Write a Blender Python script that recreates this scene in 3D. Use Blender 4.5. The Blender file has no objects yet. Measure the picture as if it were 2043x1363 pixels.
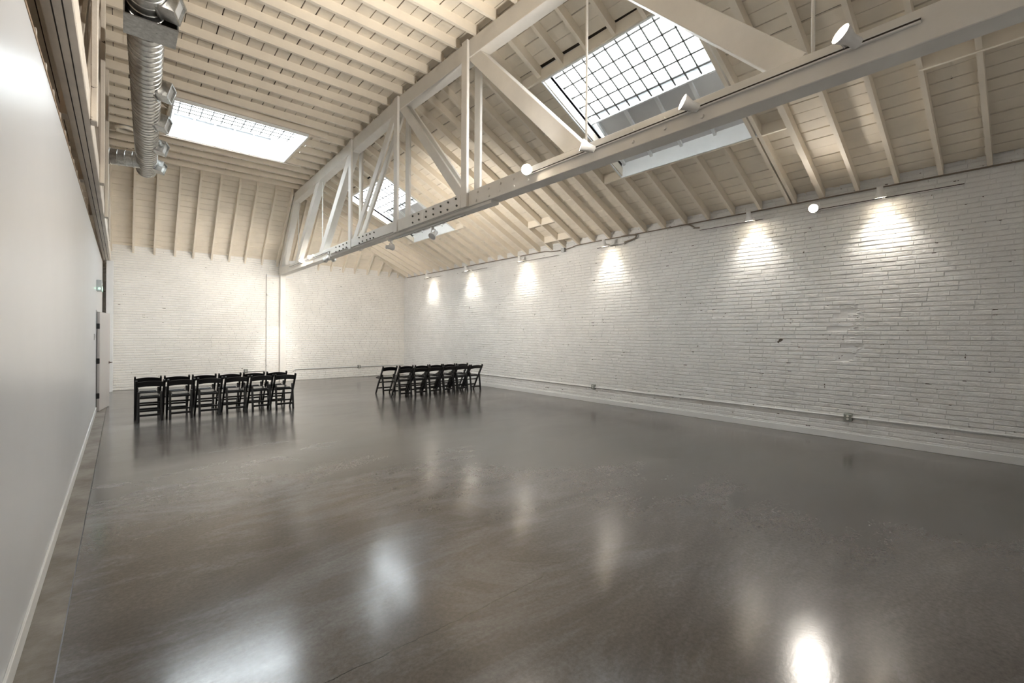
import bpy, math, random
from mathutils import Vector, Matrix
random.seed(7)
SC = bpy.context.scene
COL = SC.collection
PI = math.pi

# ------------------------------------------------------------------ camera
TH = math.radians(40.767); ROLL = math.radians(0.351); HC = 1.62
cam_d = bpy.data.cameras.new('camera'); cam = bpy.data.objects.new('camera', cam_d); COL.objects.link(cam)
cam_d.sensor_width = 36; cam_d.lens = 904.43 / 2043 * 36; cam_d.shift_y = -(681.5 - 667.97) / 2043
cam_d.clip_start = 0.05; cam_d.clip_end = 200
cam.matrix_world = (Matrix.Translation((0, 0, HC)) @ Matrix.Rotation(-TH, 4, 'Z')
                    @ Matrix.Rotation(PI / 2, 4, 'X') @ Matrix.Rotation(ROLL, 4, 'Z'))
SC.camera = cam

# ------------------------------------------------------------------ world, exposure
W = bpy.data.worlds.new('overcast_sky'); SC.world = W; W.use_nodes = True
bg = W.node_tree.nodes['Background']; bg.inputs[0].default_value = (0.90, 0.95, 1.0, 1); bg.inputs[1].default_value = 4.2
vs = SC.view_settings
vs.view_transform = 'Standard'; vs.look = 'None'; vs.gamma = 1; vs.use_curve_mapping = False
vs.exposure = 2.22
cy = SC.cycles          # shorter light paths and plain light picking keep the render quick
cy.max_bounces = 6; cy.diffuse_bounces = 4; cy.glossy_bounces = 2; cy.transparent_max_bounces = 4
cy.caustics_reflective = False; cy.caustics_refractive = False; cy.use_light_tree = False
LAMP_W = 13.0          # one wall-washing lamp
TRUSS_W = 205.0        # one truss flood lamp
WARM = (1.0, 0.94, 0.85)

# ------------------------------------------------------------------ materials
def new_mat(name):
    m = bpy.data.materials.new(name); m.use_nodes = True
    nt = m.node_tree; b = nt.nodes['Principled BSDF']
    return m, nt, b
def N(nt, t, **kw):
    n = nt.nodes.new(t)
    for k, v in kw.items(): setattr(n, k, v)
    return n
def noise(nt, vec, scale, detail=4, rough=.55, dist=0):
    n = N(nt, 'ShaderNodeTexNoise'); n.inputs['Scale'].default_value = scale
    n.inputs['Detail'].default_value = detail; n.inputs['Roughness'].default_value = rough; n.inputs['Distortion'].default_value = dist
    nt.links.new(vec, n.inputs['Vector']); return n.outputs['Fac']
def ramp(nt, fac, a, b, ca=(0, 0, 0, 1), cb=(1, 1, 1, 1)):
    r = N(nt, 'ShaderNodeValToRGB'); e = r.color_ramp.elements
    e[0].position = a; e[0].color = ca; e[1].position = b; e[1].color = cb
    nt.links.new(fac, r.inputs[0]); return r.outputs[0]
def mapping(nt, scale=(1, 1, 1), rot=(0, 0, 0)):
    g = N(nt, 'ShaderNodeNewGeometry'); mp = N(nt, 'ShaderNodeMapping')
    mp.inputs['Scale'].default_value = scale; mp.inputs['Rotation'].default_value = rot
    nt.links.new(g.outputs['Position'], mp.inputs['Vector']); return mp.outputs[0]
def mixc(nt, fac, a, b):
    m = N(nt, 'ShaderNodeMix', data_type='RGBA')
    nt.links.new(fac, m.inputs[0])
    for s, v in ((m.inputs[6], a), (m.inputs[7], b)):
        if isinstance(v, tuple): s.default_value = v if len(v) == 4 else v + (1,)
        else: nt.links.new(v, s)
    return m.outputs[2]
def bump(nt, b, h, strength, dist=.01):
    n = N(nt, 'ShaderNodeBump'); n.inputs['Strength'].default_value = strength; n.inputs['Distance'].default_value = dist
    nt.links.new(h, n.inputs['Height']); nt.links.new(n.outputs[0], b.inputs['Normal'])

def paint(name, col, rough=.55, var=.06, chips=None, bumps=.25, bscale=30, cscale=(1, 1, 1), cth=.73):
    m, nt, b = new_mat(name)
    v = mapping(nt)
    lo = tuple(c * (1 - var) for c in col) + (1,); hi = tuple(min(1, c * (1 + var * .5)) for c in col) + (1,)
    c = ramp(nt, noise(nt, v, 2.3, 5, .6), .3, .7, lo, hi)
    if chips:
        vc = mapping(nt, cscale)
        f = ramp(nt, noise(nt, vc, 7, 3, .6), cth, cth + .03)
        c = mixc(nt, f, c, chips)
    nt.links.new(c, b.inputs['Base Color']); b.inputs['Roughness'].default_value = rough
    if bumps: bump(nt, b, noise(nt, v, bscale, 5, .65), bumps, .006 if bumps < .9 else .012)
    return m
def plain(name, col, rough=.5, metal=0.0, emit=0, ecol=None, spec=.5):
    m, nt, b = new_mat(name)
    b.inputs['Base Color'].default_value = col + (1,); b.inputs['Roughness'].default_value = rough; b.inputs['Metallic'].default_value = metal
    b.inputs['Specular IOR Level'].default_value = spec
    if emit:
        b.inputs['Emission Color'].default_value = (ecol or col) + (1,); b.inputs['Emission Strength'].default_value = emit
    return m
M = {}
M['cream'] = paint('cream_painted_timber', (.89, .81, .69), .6, .07, (.20, .14, .09), .3, 24, (1, 1, 1), .77)
M['board'] = paint('cream_painted_boards', (.87, .79, .67), .65, .09, (.25, .19, .14), .3, 20, (1, 1, 1), .76)
M['truss'] = paint('white_painted_timber', (.86, .83, .78), .5, .07, (.22, .17, .12), .3, 26, (1, 1, 1), .775)
M['oldtruss'] = paint('worn_cream_timber', (.80, .73, .64), .65, .14, (.10, .075, .055), .4, 22, (1, 1, 1.6), .70)
M['shaft'] = paint('white_skylight_paint', (.86, .88, .89), .5, .06, (.45, .45, .45), .2, 26, (1, 1, 1), .78)
M['brick'] = paint('white_painted_brick', (.87, .862, .848), .5, .06, (.12, .09, .065), 1.0, 26, (1, 1.6, .7), .735)
M['brick_far'] = paint('white_painted_brick_far', (.87, .84, .79), .5, .05, (.25, .2, .15), .5, 34, (1.2, 1, .8), .77)
M['mortar'] = paint('painted_mortar', (.86, .85, .835), .7, .08, (.10, .075, .055), .6, 40, (1, 1, 1), .66)
M['drywall'] = paint('white_satin_drywall', (.68, .69, .71), .30, .02, None, .04, 60)
M['base'] = paint('white_trim_paint', (.82, .82, .81), .4, .04, None, .1, 30)
M['soffit'] = paint('grey_soffit_board', (.70, .70, .71), .6, .06)
M['curb'] = paint('grey_curb_board', (.42, .42, .43), .6, .06)
M['deck'] = plain('gap_shade_deck', (.045, .032, .022), .9)  # near-black so the gaps between ceiling boards read as shade
M['brown'] = paint('bare_brown_board', (.30, .215, .14), .7, .2)
M['dark'] = plain('dark_void', (.05, .042, .035), .9)
M['black'] = plain('black_resin', (.006, .006, .007), .28)
M['vinyl'] = plain('black_vinyl_pad', (.018, .018, .019), .22)
M['iron'] = plain('dark_conduit_metal', (.24, .20, .16), .5, .3)
M['wire'] = plain('dark_wire', (.05, .045, .04), .5, .5)
M['lampwhite'] = plain('white_lamp_enamel', (.85, .84, .82), .35)
M['bulb'] = plain('lit_lamp_glass', (1, .9, .75), .3, 0, 14, (1.0, .86, .66))
M['bulb_off'] = plain('unlit_lamp_glass', (.75, .76, .76), .1)
M['green'] = plain('green_indicator', (.3, .9, .5), .4, 0, 1.3, (.35, 1, .6))
for k_ in ('bulb', 'green'): M[k_].cycles.emission_sampling = 'NONE'
M['grey'] = plain('grey_plastic', (.55, .56, .56), .4)
M['boxmetal'] = plain('galvanised_box', (.30, .31, .28), .4, .6)
M['socket'] = plain('ivory_socket', (.75, .73, .68), .4)
M['hinge'] = plain('black_hinge', (.012, .012, .012), .35)
M['door'] = paint('beige_grey_door_paint', (.60, .56, .54), .4, .02, None, .05, 40)
M['bronze'] = plain('dark_bronze', (.10, .065, .045), .35, .7)
M['bolt'] = plain('dark_green_bolt', (.10, .10, .08), .5, .5)

def m_metal():
    m, nt, b = new_mat('galvanised_spiral_steel')
    v = mapping(nt)
    c = ramp(nt, noise(nt, v, 22, 5, .7), .3, .7, (.40, .40, .39, 1), (.66, .66, .645, 1))
    nt.links.new(c, b.inputs['Base Color']); b.inputs['Metallic'].default_value = .95
    r = N(nt, 'ShaderNodeMapRange'); r.inputs[3].default_value = .22; r.inputs[4].default_value = .42
    nt.links.new(noise(nt, v, 14, 4), r.inputs[0]); nt.links.new(r.outputs[0], b.inputs['Roughness'])
    return m
M['steel'] = m_metal()
def m_floor():
    m, nt, b = new_mat('polished_concrete')
    v = mapping(nt); vs_ = mapping(nt, (.55, 1.3, 1), (0, 0, .35))
    big = noise(nt, vs_, .55, 6, .62, .6)
    c = ramp(nt, big, .32, .70, (.074, .064, .056, 1), (.165, .147, .133, 1))
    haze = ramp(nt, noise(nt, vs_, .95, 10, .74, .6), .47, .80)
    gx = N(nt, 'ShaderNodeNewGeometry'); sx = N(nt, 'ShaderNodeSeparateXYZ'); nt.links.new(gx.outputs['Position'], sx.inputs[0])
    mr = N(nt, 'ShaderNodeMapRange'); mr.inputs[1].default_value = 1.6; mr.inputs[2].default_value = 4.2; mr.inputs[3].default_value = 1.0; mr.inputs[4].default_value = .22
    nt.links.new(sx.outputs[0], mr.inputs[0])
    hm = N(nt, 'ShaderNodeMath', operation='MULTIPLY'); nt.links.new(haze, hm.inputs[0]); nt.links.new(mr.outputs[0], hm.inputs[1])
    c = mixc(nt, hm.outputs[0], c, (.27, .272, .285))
    fine = ramp(nt, noise(nt, v, 40, 4, .7), .35, .65, (.82, .82, .82, 1), (1.12, 1.12, 1.12, 1))
    mm = N(nt, 'ShaderNodeMix', data_type='RGBA', blend_type='MULTIPLY'); mm.inputs[0].default_value = 1
    nt.links.new(c, mm.inputs[6]); nt.links.new(fine, mm.inputs[7]); c = mm.outputs[2]
    # shrinkage joint crossing the slab
    g = N(nt, 'ShaderNodeNewGeometry'); sp = N(nt, 'ShaderNodeSeparateXYZ'); nt.links.new(g.outputs['Position'], sp.inputs[0])
    def math_(op, a, bb, cc=None):
        n = N(nt, 'ShaderNodeMath', operation=op)
        for i, s in enumerate((a, bb)):
            if s is None: continue
            if isinstance(s, (int, float)): n.inputs[i].default_value = s
            else: nt.links.new(s, n.inputs[i])
        return n.outputs[0]
    wob = math_('MULTIPLY', math_('SUBTRACT', noise(nt, v, 2.2, 5, .7), .5), .09)
    d = math_('ABSOLUTE', math_('SUBTRACT', math_('ADD', sp.outputs[1], wob), 2.15), None)
    line = math_('LESS_THAN', d, .0035)
    xm = math_('MULTIPLY', math_('GREATER_THAN', sp.outputs[0], .35), math_('LESS_THAN', sp.outputs[0], 2.15))
    c = mixc(nt, math_('MULTIPLY', math_('MULTIPLY', line, xm), .75), c, (.012, .011, .010))
    nt.links.new(c, b.inputs['Base Color'])
    r = N(nt, 'ShaderNodeMapRange'); r.inputs[1].default_value = .3; r.inputs[2].default_value = .75; r.inputs[3].default_value = .13; r.inputs[4].default_value = .22
    nt.links.new(noise(nt, vs_, 1.5, 9, .72, .8), r.inputs[0]); nt.links.new(r.outputs[0], b.inputs['Roughness'])
    b.inputs['Specular IOR Level'].default_value = 1.0
    bump(nt, b, noise(nt, v, 55, 3, .6), .05, .004)
    return m
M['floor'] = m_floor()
def m_strip():
    m, nt, b = new_mat('rough_concrete_border')
    v = mapping(nt)
    c = ramp(nt, noise(nt, v, 2.6, 7, .68), .32, .70, (.14, .115, .09, 1), (.34, .315, .285, 1))
    nt.links.new(c, b.inputs['Base Color']); b.inputs['Roughness'].default_value = .42
    bump(nt, b, noise(nt, v, 26, 5, .65), .35, .006)
    return m
M['strip'] = m_strip()
def m_glass():
    m = bpy.data.materials.new('skylight_glass'); m.use_nodes = True; nt = m.node_tree
    nt.nodes.remove(nt.nodes['Principled BSDF']); out = nt.nodes['Material Output']
    t = N(nt, 'ShaderNodeBsdfTransparent'); t.inputs[0].default_value = (.97, .985, .98, 1)
    g = N(nt, 'ShaderNodeBsdfGlossy'); g.inputs['Roughness'].default_value = .05
    mx = N(nt, 'ShaderNodeMixShader'); mx.inputs[0].default_value = .05
    nt.links.new(t.outputs[0], mx.inputs[1]); nt.links.new(g.outputs[0], mx.inputs[2]); nt.links.new(mx.outputs[0], out.inputs[0])
    return m
M['glass'] = m_glass()

# ------------------------------------------------------------------ mesh helpers
class MB:
    def __init__(s): s.v = []; s.f = []
    def add(s, vs_, fs):
        o = len(s.v); s.v += [tuple(p) for p in vs_]; s.f += [tuple(i + o for i in f) for f in fs]; return s
    def box(s, x0, x1, y0, y1, z0, z1):
        return s.add([(x0, y0, z0), (x1, y0, z0), (x1, y1, z0), (x0, y1, z0), (x0, y0, z1), (x1, y0, z1), (x1, y1, z1), (x0, y1, z1)],
                     [(3, 2, 1, 0), (4, 5, 6, 7), (0, 1, 5, 4), (1, 2, 6, 5), (2, 3, 7, 6), (3, 0, 4, 7)])
    def beam(s, a, b, u, w, d, ch=0):
        """prism from a to b; u = side direction with half width w, other direction half depth d"""
        a = Vector(a); b = Vector(b); t = (b - a).normalized(); u = Vector(u); u = (u - t * u.dot(t)).normalized(); n = t.cross(u)
        vs_ = []
        for p in (a, b):
            for i, j in ((-1, -1), (1, -1), (1, 1), (-1, 1)): vs_.append(p + u * (w * i) + n * (d * j))
        return s.add(vs_, [(3, 2, 1, 0), (4, 5, 6, 7), (0, 1, 5, 4), (1, 2, 6, 5), (2, 3, 7, 6), (3, 0, 4, 7)])
    def tube(s, pts, r, n=10, caps=True, radii=None):
        pts = [Vector(p) for p in pts]; rings = []
        t0 = (pts[1] - pts[0]).normalized()
        ref = Vector((0, 0, 1)) if abs(t0.z) < .9 else Vector((1, 0, 0))
        o = len(s.v)
        for i, p in enumerate(pts):
            t = (pts[min(i + 1, len(pts) - 1)] - pts[max(i - 1, 0)]).normalized()
            u = (ref - t * ref.dot(t)).normalized(); w = t.cross(u)
            rr = radii[i] if radii else r
            for k in range(n):
                a = 2 * PI * k / n; s.v.append(tuple(p + u * (rr * math.cos(a)) + w * (rr * math.sin(a))))
        for i in range(len(pts) - 1):
            for k in range(n):
                k2 = (k + 1) % n
                s.f.append((o + i * n + k, o + i * n + k2, o + (i + 1) * n + k2, o + (i + 1) * n + k))
        if caps:
            s.f.append(tuple(o + k for k in range(n))[::-1]); s.f.append(tuple(o + (len(pts) - 1) * n + k for k in range(n)))
        return s
    def prof(s, sections):
        """loft of equal-length closed cross sections"""
        o = len(s.v); n = len(sections[0])
        for sec in sections: s.v += [tuple(p) for p in sec]
        for i in range(len(sections) - 1):
            for k in range(n):
                k2 = (k + 1) % n
                s.f.append((o + i * n + k, o + i * n + k2, o + (i + 1) * n + k2, o + (i + 1) * n + k))
        s.f.append(tuple(o + k for k in range(n))[::-1]); s.f.append(tuple(o + (len(sections) - 1) * n + k for k in range(n)))
        return s
    def mesh(s, name, mat, smooth=False):
        me = bpy.data.meshes.new(name); me.from_pydata(s.v, [], s.f); me.update()
        me.materials.append(mat)
        if smooth:
            me.polygons.foreach_set('use_smooth', [True] * len(me.polygons))
            try: me.set_sharp_from_angle(angle=math.radians(38))
            except Exception: pass
        return me
    def build(s, name, mat, parent=None, smooth=False, bevel=0):
        o = link(name, s.mesh(name, mat, smooth), parent)
        if bevel:
            md = o.modifiers.new('bevel', 'BEVEL'); md.width = bevel; md.segments = 1; md.limit_method = 'ANGLE'
        return o
def link(name, data, parent=None):
    o = bpy.data.objects.new(name, data); COL.objects.link(o)
    if parent: o.parent = parent
    return o
def tag(o, label=None, cat=None, group=None, kind=None):
    if label: o['label'] = label
    if cat: o['category'] = cat
    if group: o['group'] = group
    if kind: o['kind'] = kind
    return o
def empty(name, loc=(0, 0, 0), rz=0):
    o = link(name, None); o.location = loc; o.rotation_euler.z = rz; o.empty_display_size = .1; return o
def B(*a): return MB().box(*a)

# ------------------------------------------------------------------ layout constants
XL, XR, YN, YF = -0.385, 8.67, -0.75, 16.71
XT0, XT1 = 4.0, 4.2                     # middle truss timbers
NODE = [8.03 + 2.29 * k for k in (-3, -2, -1, 0, 1, 2, 3)]
ZC = {YN: 5.93, NODE[0]: 5.95, NODE[1]: 6.05, NODE[2]: 6.12, NODE[3]: 6.165, NODE[4]: 6.08, NODE[5]: 5.99, NODE[6]: 5.92}
KY = sorted(ZC)
def zc(y):
    if y <= KY[0]: return ZC[KY[0]]
    for a, b in zip(KY, KY[1:]):
        if y <= b: return ZC[a] + (ZC[b] - ZC[a]) * (y - a) / (b - a)
    return ZC[KY[-1]]
YK = NODE[6] - .05                      # knuckle line where the far slope starts
ZFT = 3.885                             # rafter feet
XFT, YFT = 8.62, 16.68
RD = .14                                # joist / rafter depth
SF = (ZC[KY[-1]] - ZFT) / (YFT - YK)    # far slope
def zr(x, y): return ZFT + (zc(y) - ZFT) * (XFT - x) / (XFT - 4.1)     # underside of the right-hand rafters
def zf(y): return ZFT + SF * (YFT - y)                                  # underside of the far rafters
SRH = (ZC[KY[-1]] - ZFT) / (XFT - 4.1)
def y_hip(x): return YFT - SRH / SF * (XFT - x)
def x_hip(y): return XFT - SF / SRH * (YFT - y)
SKY_R = [(2.73, 5.13), (10.80, 13.20)]; SKX0, SKX1 = 5.02, 7.14
SKF = (.73, 3.15, 10.65, 12.65)

# ------------------------------------------------------------------ floor
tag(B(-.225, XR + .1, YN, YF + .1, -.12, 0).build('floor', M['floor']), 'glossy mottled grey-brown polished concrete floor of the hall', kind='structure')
tag(B(-1.5, -.231, YN, YF + .1, -.12, .001).build('floor_border', M['strip']), 'rough pale concrete strip along the foot of the partition', kind='structure')

# ------------------------------------------------------------------ brick walls
def brick_variant(L, H, D, rnd, flat=1.0):
    """painted brick, face toward +x' ; local u along course, w up, n out"""
    c = .006
    def j(a): return rnd.uniform(-a, a)
    ys = [-L / 2, -L / 6 + j(.02), L / 6 + j(.02), L / 2]
    back = []; mid = []; front = []
    top = [H / 2 + j(.0022) for _ in ys]; bot = [-H / 2 + j(.0022) for _ in ys]
    loop = [(ys[i], bot[i]) for i in range(4)] + [(ys[i], top[i]) for i in (3, 2, 1, 0)]
    for u, w in loop:
        back.append((u, w, -.03)); mid.append((u, w, D * .45 + j(.001)))
        front.append((u * (1 - .7 * c / L), w * (1 - 2 * c / H) + j(.0014), D + j(.0022)))
    v = back + mid + front
    f = []
    for a in (0, 8):
        for k in range(8): f.append((a + k, a + (k + 1) % 8, a + 8 + (k + 1) % 8, a + 8 + k))
    f += [(16, 17, 22, 23), (17, 18, 21, 22), (18, 19, 20, 21)]
    return v, f
def brick_wall(root, u0, u1, z0, z1, place, proud, keep, nvar, single_area, mat, name_stuff, seed, lens=(.20, .215, .23, .30)):
    """courses of bricks over [u0,u1]x[z0,z1]; place(u,z,n)->world"""
    rnd = random.Random(seed)
    H = .0685
    variants = []
    for L in lens:
        for k in range(nvar): variants.append((L, brick_variant(L - .0025, H - .0115, .015, rnd)))
    bricks = []
    z = z0 + H / 2; row = 0
    while z < z1 + H * .4:
        u = u0 - (.11 if row % 2 else .0) - rnd.uniform(0, .04)
        while u < u1:
            i = rnd.randrange(len(variants)); L = variants[i][0]
            a, b = max(u, u0), min(u + L, u1); u += L
            if b - a < .03: continue
            uc = (a + b) / 2
            if keep(uc, z, rnd): bricks.append((uc, z, i, proud(uc, z, rnd), (b - a) / L))
        z += H; row += 1
    bricks.sort(key=lambda b: -single_area(b[0], b[1]))
    singles = bricks[:300] if single_area(bricks[0][0], bricks[0][1]) > 0 else []
    rest = bricks[len(singles):]
    meshes = [MB().add([place(a, b, n) for a, b, n in v], f).mesh('brick', mat) for L, (v, f) in variants]
    base = Vector(place(0, 0, 0))
    for u, z, i, p, r in singles:
        o = link('brick', meshes[i], root)
        o.location = Vector(place(u, z, p)) - base
        if r < .999: o.scale.y = r
    mb = MB()
    for u, z, i, p, r in rest:
        v, f = variants[i][1]
        mb.add([place(a * r + u, b + z, n + p) for a, b, n in v], f)
    st = mb.build(name_stuff, mat, root); st['kind'] = 'stuff'
    return st

wr = tag(B(XR + .003, XR + .3, YN, YF + .3, 0, 4.16).build('wall_right', M['mortar']), 'long white painted brick wall on the right', kind='structure')
def px_area(u, z):
    x, y = XR, u
    d = x * math.sin(TH) + y * math.cos(TH); r = x * math.cos(TH) - y * math.sin(TH)
    if d < .3: return 0
    U = 1021.5 + 904.4 * r / d; V = 668 - 904.4 * (z - HC) / d
    if not (-5 < U < 2040 and -5 < V < 1363): return 0
    return 1 / d ** 2
HOLES = [(1.963, 1.968), (2.028, 1.755), (2.797, 1.546), (1.941, 1.479), (1.86, 2.03), (4.03, 2.01), (1.99, 1.30)]
def keep_r(u, z, rnd):
    for a, b in HOLES:
        if abs(u - a) < .10 and abs(z - b) < .036: return False
    return True
def proud_r(u, z, rnd):
    p = rnd.gauss(-.002, .0016)
    if z > 3.42: p -= .006 * min(1, (z - 3.42) / .12)
    if z < .34: p -= .007
    if abs(u - 1.86) < .12 and z < 2.2: p += rnd.uniform(-.006, .010)
    if rnd.random() < .02: p -= .006
    return max(p, -.0105)
brick_wall(wr, YN + .02, YF - .005, .0, 4.13, lambda u, z, n: (XR - n, u, z), proud_r, keep_r, 4, px_area, M['brick'], 'brickwork', 3)
# lumpy mortar smear of an old wall joint
ms = MB(); rnd = random.Random(5)
for k in range(46):
    z = .42 + k * .0395 + rnd.uniform(-.01, .01); y = 1.84 + rnd.gauss(0, .035); r = rnd.uniform(.012, .034)
    pts = [(XR - .006, y + r * 1.6 * math.cos(a) * rnd.uniform(.6, 1.2), z + r * .7 * math.sin(a) * rnd.uniform(.6, 1.2)) for a in [2 * PI * q / 7 for q in range(7)]]
    top = (XR - .006 - rnd.uniform(.012, .024), y + rnd.uniform(-.01, .01), z + rnd.uniform(-.008, .008))
    ms.add(pts + [top], [(q, (q + 1) % 7, 7) for q in range(7)] + [tuple(range(7))[::-1]])
ms.build('mortar_seam', M['brick'], wr, smooth=True)
tag(B(XR - .032, XR + .003, YN, YF - .0, .0, .105).build('baseboard_right', M['base'], bevel=.004), 'white baseboard along the brick wall', kind='structure')

wf = tag(B(-1.5, XR + .3, YF + .003, YF + .3, 0, 4.16).build('wall_far', M['mortar']), 'white painted brick end wall behind the chairs', kind='structure')
def keep_f(u, z, rnd): return True
brick_wall(wf, -1.45, XR - .01, .0, 4.13, lambda u, z, n: (u, YF - n, z), lambda u, z, r: max(-.0105, r.gauss(-.0068, .0016)), keep_f, 2, lambda u, z: 0, M['brick_far'], 'brickwork', 11)
# pilaster of the far wall
pil = B(3.63, 4.43, YF - .10, YF + .01, 0, 3.56).build('pilaster', M['mortar'], wf)
pb = brick_wall(pil, 3.632, 4.43, .0, 3.50, lambda u, z, n: (u, YF - .10 - n, z), lambda u, z, r: r.gauss(-.0075, .0012), lambda u, z, r: True, 2, lambda u, z: 0, M['brick_far'], 'pilaster_brickwork', 12, lens=(.20, .21))

# partition (left) with doorway, post space behind it
DY0, DY1, DZ = 12.45, 13.33, 2.04
def ptop(y): return 3.26 + (y + .75) / 17 * .24
pm = MB()
def wallpiece(y0, y1, z0):
    za, zb = ptop(y0), ptop(y1)
    pm.add([(XL - .12, y0, z0), (XL, y0, z0), (XL, y1, z0), (XL - .12, y1, z0), (XL - .12, y0, za), (XL, y0, za), (XL, y1, zb), (XL - .12, y1, zb)],
           [(3, 2, 1, 0), (4, 5, 6, 7), (0, 1, 5, 4), (1, 2, 6, 5), (2, 3, 7, 6), (3, 0, 4, 7)])
wallpiece(YN, DY0, 0); wallpiece(DY1, 16.33, 0); wallpiece(DY0, DY1, DZ)
wl = tag(pm.build('wall_left', M['drywall']), 'smooth white partition wall on the left', kind='structure')
wallcap = MB()
wallcap.add([(XL - .125, YN, ptop(YN)), (XL + .004, YN, ptop(YN)), (XL + .004, 16.33, ptop(16.33)), (XL - .125, 16.33, ptop(16.33)),
             (XL - .125, YN, ptop(YN) + .022), (XL + .004, YN, ptop(YN) + .022), (XL + .004, 16.33, ptop(16.33) + .022), (XL - .125, 16.33, ptop(16.33) + .022)],
            [(3, 2, 1, 0), (4, 5, 6, 7), (0, 1, 5, 4), (1, 2, 6, 5), (2, 3, 7, 6), (3, 0, 4, 7)])
wallcap.build('wall_cap', M['brown'], wl)
jm = B(-1.2, XL - .02, -.022, .022, 0, .12).mesh('joist_end', M['oldtruss'])
for k in range(30):
    y = 1.6 + k * .49
    o = link('joist_end', jm, wl); o.location = (0, y, ptop(y) + .045); o.rotation_euler.z = random.uniform(-.03, .03)
tag(B(XL, XL + .014, YN, DY0 - .03, .0, .10).build('baseboard_left', M['base'], bevel=.003), 'white baseboard along the partition', kind='structure')
tag(B(-1.5, -1.4, YN, YF, 0, 6.6).build('wall_left_outer', M['brown']), 'brown outer wall behind the partition', kind='structure')
tag(B(-1.5, XR + .3, YN - .15, YN, 0, 6.6).build('wall_near', M['drywall']), 'white wall behind the viewpoint', kind='structure')
tag(B(-1.4, XL - .05, 16.40, 16.42, 0, 3.6).build('trim_1', M['brown']), 'brown board at the far end of the partition', kind='structure')

# ------------------------------------------------------------------ roof deck + boards + joists (ceiling)
def ysplit(y0, y1):
    return [y0] + [k for k in KY if y0 + .01 < k < y1 - .01] + [y1]
deck = MB()  # slab added above the boards to keep sky light out of their gaps
def patch(fn, x0, x1, y0, y1, up):
    ys = ysplit(y0, y1)
    for a, b in zip(ys, ys[1:]):
        q = [(x0, a), (x1, a), (x1, b), (x0, b)]
        deck.add([(x, y, fn(x, y) + up) for x, y in q] + [(x, y, fn(x, y) + up + .06) for x, y in q],
                 [(3, 2, 1, 0), (4, 5, 6, 7), (0, 1, 5, 4), (1, 2, 6, 5), (2, 3, 7, 6), (3, 0, 4, 7)])
flat = lambda x, y: zc(y)
UP = RD + .028
patch(flat, -1.5, SKF[0], YN - .1, YK, UP); patch(flat, SKF[0], SKF[1] + .27, YN - .1, SKF[2], UP); patch(flat, SKF[0], SKF[1] + .27, SKF[3], YK, UP); patch(flat, SKF[1] + .27, 4.1, YN - .1, YK, UP)
UPR = RD * 1.11 + .028
patch(zr, 4.1, SKX0, YN - .1, YK, UPR); patch(zr, SKX1, XR + .25, YN - .1, YK, UPR)
ysk = [YN - .1] + [v for s in SKY_R for v in s] + [YK]
for a, b in zip(ysk[0::2], ysk[1::2]): patch(zr, SKX0, SKX1, a, b, UPR)
def tri_deck(pts, up):
    n = len(pts)
    deck.add([(x, y, z + up) for x, y, z in pts] + [(x, y, z + up + .06) for x, y, z in pts], [tuple(range(n))[::-1], tuple(range(n, 2 * n))] + [(k, (k + 1) % n, (k + 1) % n + n, k + n) for k in range(n)])
UPF = RD * 1.45 + .03
ye = YF + .25
tri_deck([(-1.5, YK, zf(YK)), (4.1, YK, zf(YK)), (XR + .3, ye, zf(ye)), (-1.5, ye, zf(ye))], UPF)
xe = XR + .25
tri_deck([(4.1, YK, zr(4.1, YK)), (xe, YK, zr(xe, YK)), (xe, ye, zr(xe, YK))], UPR)
ceil = tag(deck.build('ceiling', M['deck']), 'cream painted timber roof with boards, joists and rafters', kind='structure')

rb = random.Random(21)
def board_y(fn, xa, xb, y0, y1, up, name='ceiling_board', slope=0):
    """board running along y between xa and xb on surface fn"""
    th = .022; secs = []
    dz = rb.uniform(-.004, .004)
    for y in ysplit(y0, y1):
        secs.append([(xa, y, fn(xa, y) + up + dz), (xb, y, fn(xb, y) + up + dz), (xb, y, fn(xb, y) + up + dz + th), (xa, y, fn(xa, y) + up + dz + th)])
    MB().prof(secs).build(name, M['board'], ceil)
def gap(): return rb.choice((.006, .011, .015, .018, .021)) * .5
x = -1.35; 
while x < 4.05:
    w = .205; a, b = x + gap(), min(x + w, 4.12) - gap()
    if b > SKF[0] + .02 and a < SKF[1] - .02:
        board_y(flat, a, b, YN, SKF[2] - .03, RD); board_y(flat, a, b, SKF[3] + .03, YK + .1, RD)
    else: board_y(flat, a, b, YN, YK + .1, RD)
    x += w
x = 4.12
while x < XR + .02:
    w = .168; a, b = x + gap(), min(x + w, XR + .05) - gap()
    yend = lambda xx: y_hip(min(xx, XFT)) if True else 0
    ye_ = y_hip(min((a + b) / 2, XFT)) + .05
    up = RD * 1.11
    if b > SKX0 + .02 and a < SKX1 - .02:
        board_y(zr, a, b, YN, SKY_R[0][0] - .03, up); board_y(zr, a, b, SKY_R[0][1] + .03, SKY_R[1][0] - .03, up); board_y(zr, a, b, SKY_R[1][1] + .03, ye_, up)
    else: board_y(zr, a, b, YN, ye_, up)
    x += w
# boards of the far slope run across
y = YK + .03
while y < YF + .05:
    w = .118; a, b = y + gap() * 1.0, y + w - gap() * 1.0
    up = RD * 1.45
    xe1 = XFT - SF / SRH * (YFT - (a + b) / 2); xe1 = min(max(4.15, xe1), XR + .1)
    MB().prof([[(xx, a, zf(a) + up), (xx, b, zf(b) + up), (xx, b, zf(b) + up + .03), (xx, a, zf(a) + up + .03)] for xx in (-1.35, xe1)]).build('ceiling_board', M['board'], ceil)
    y += w

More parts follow.
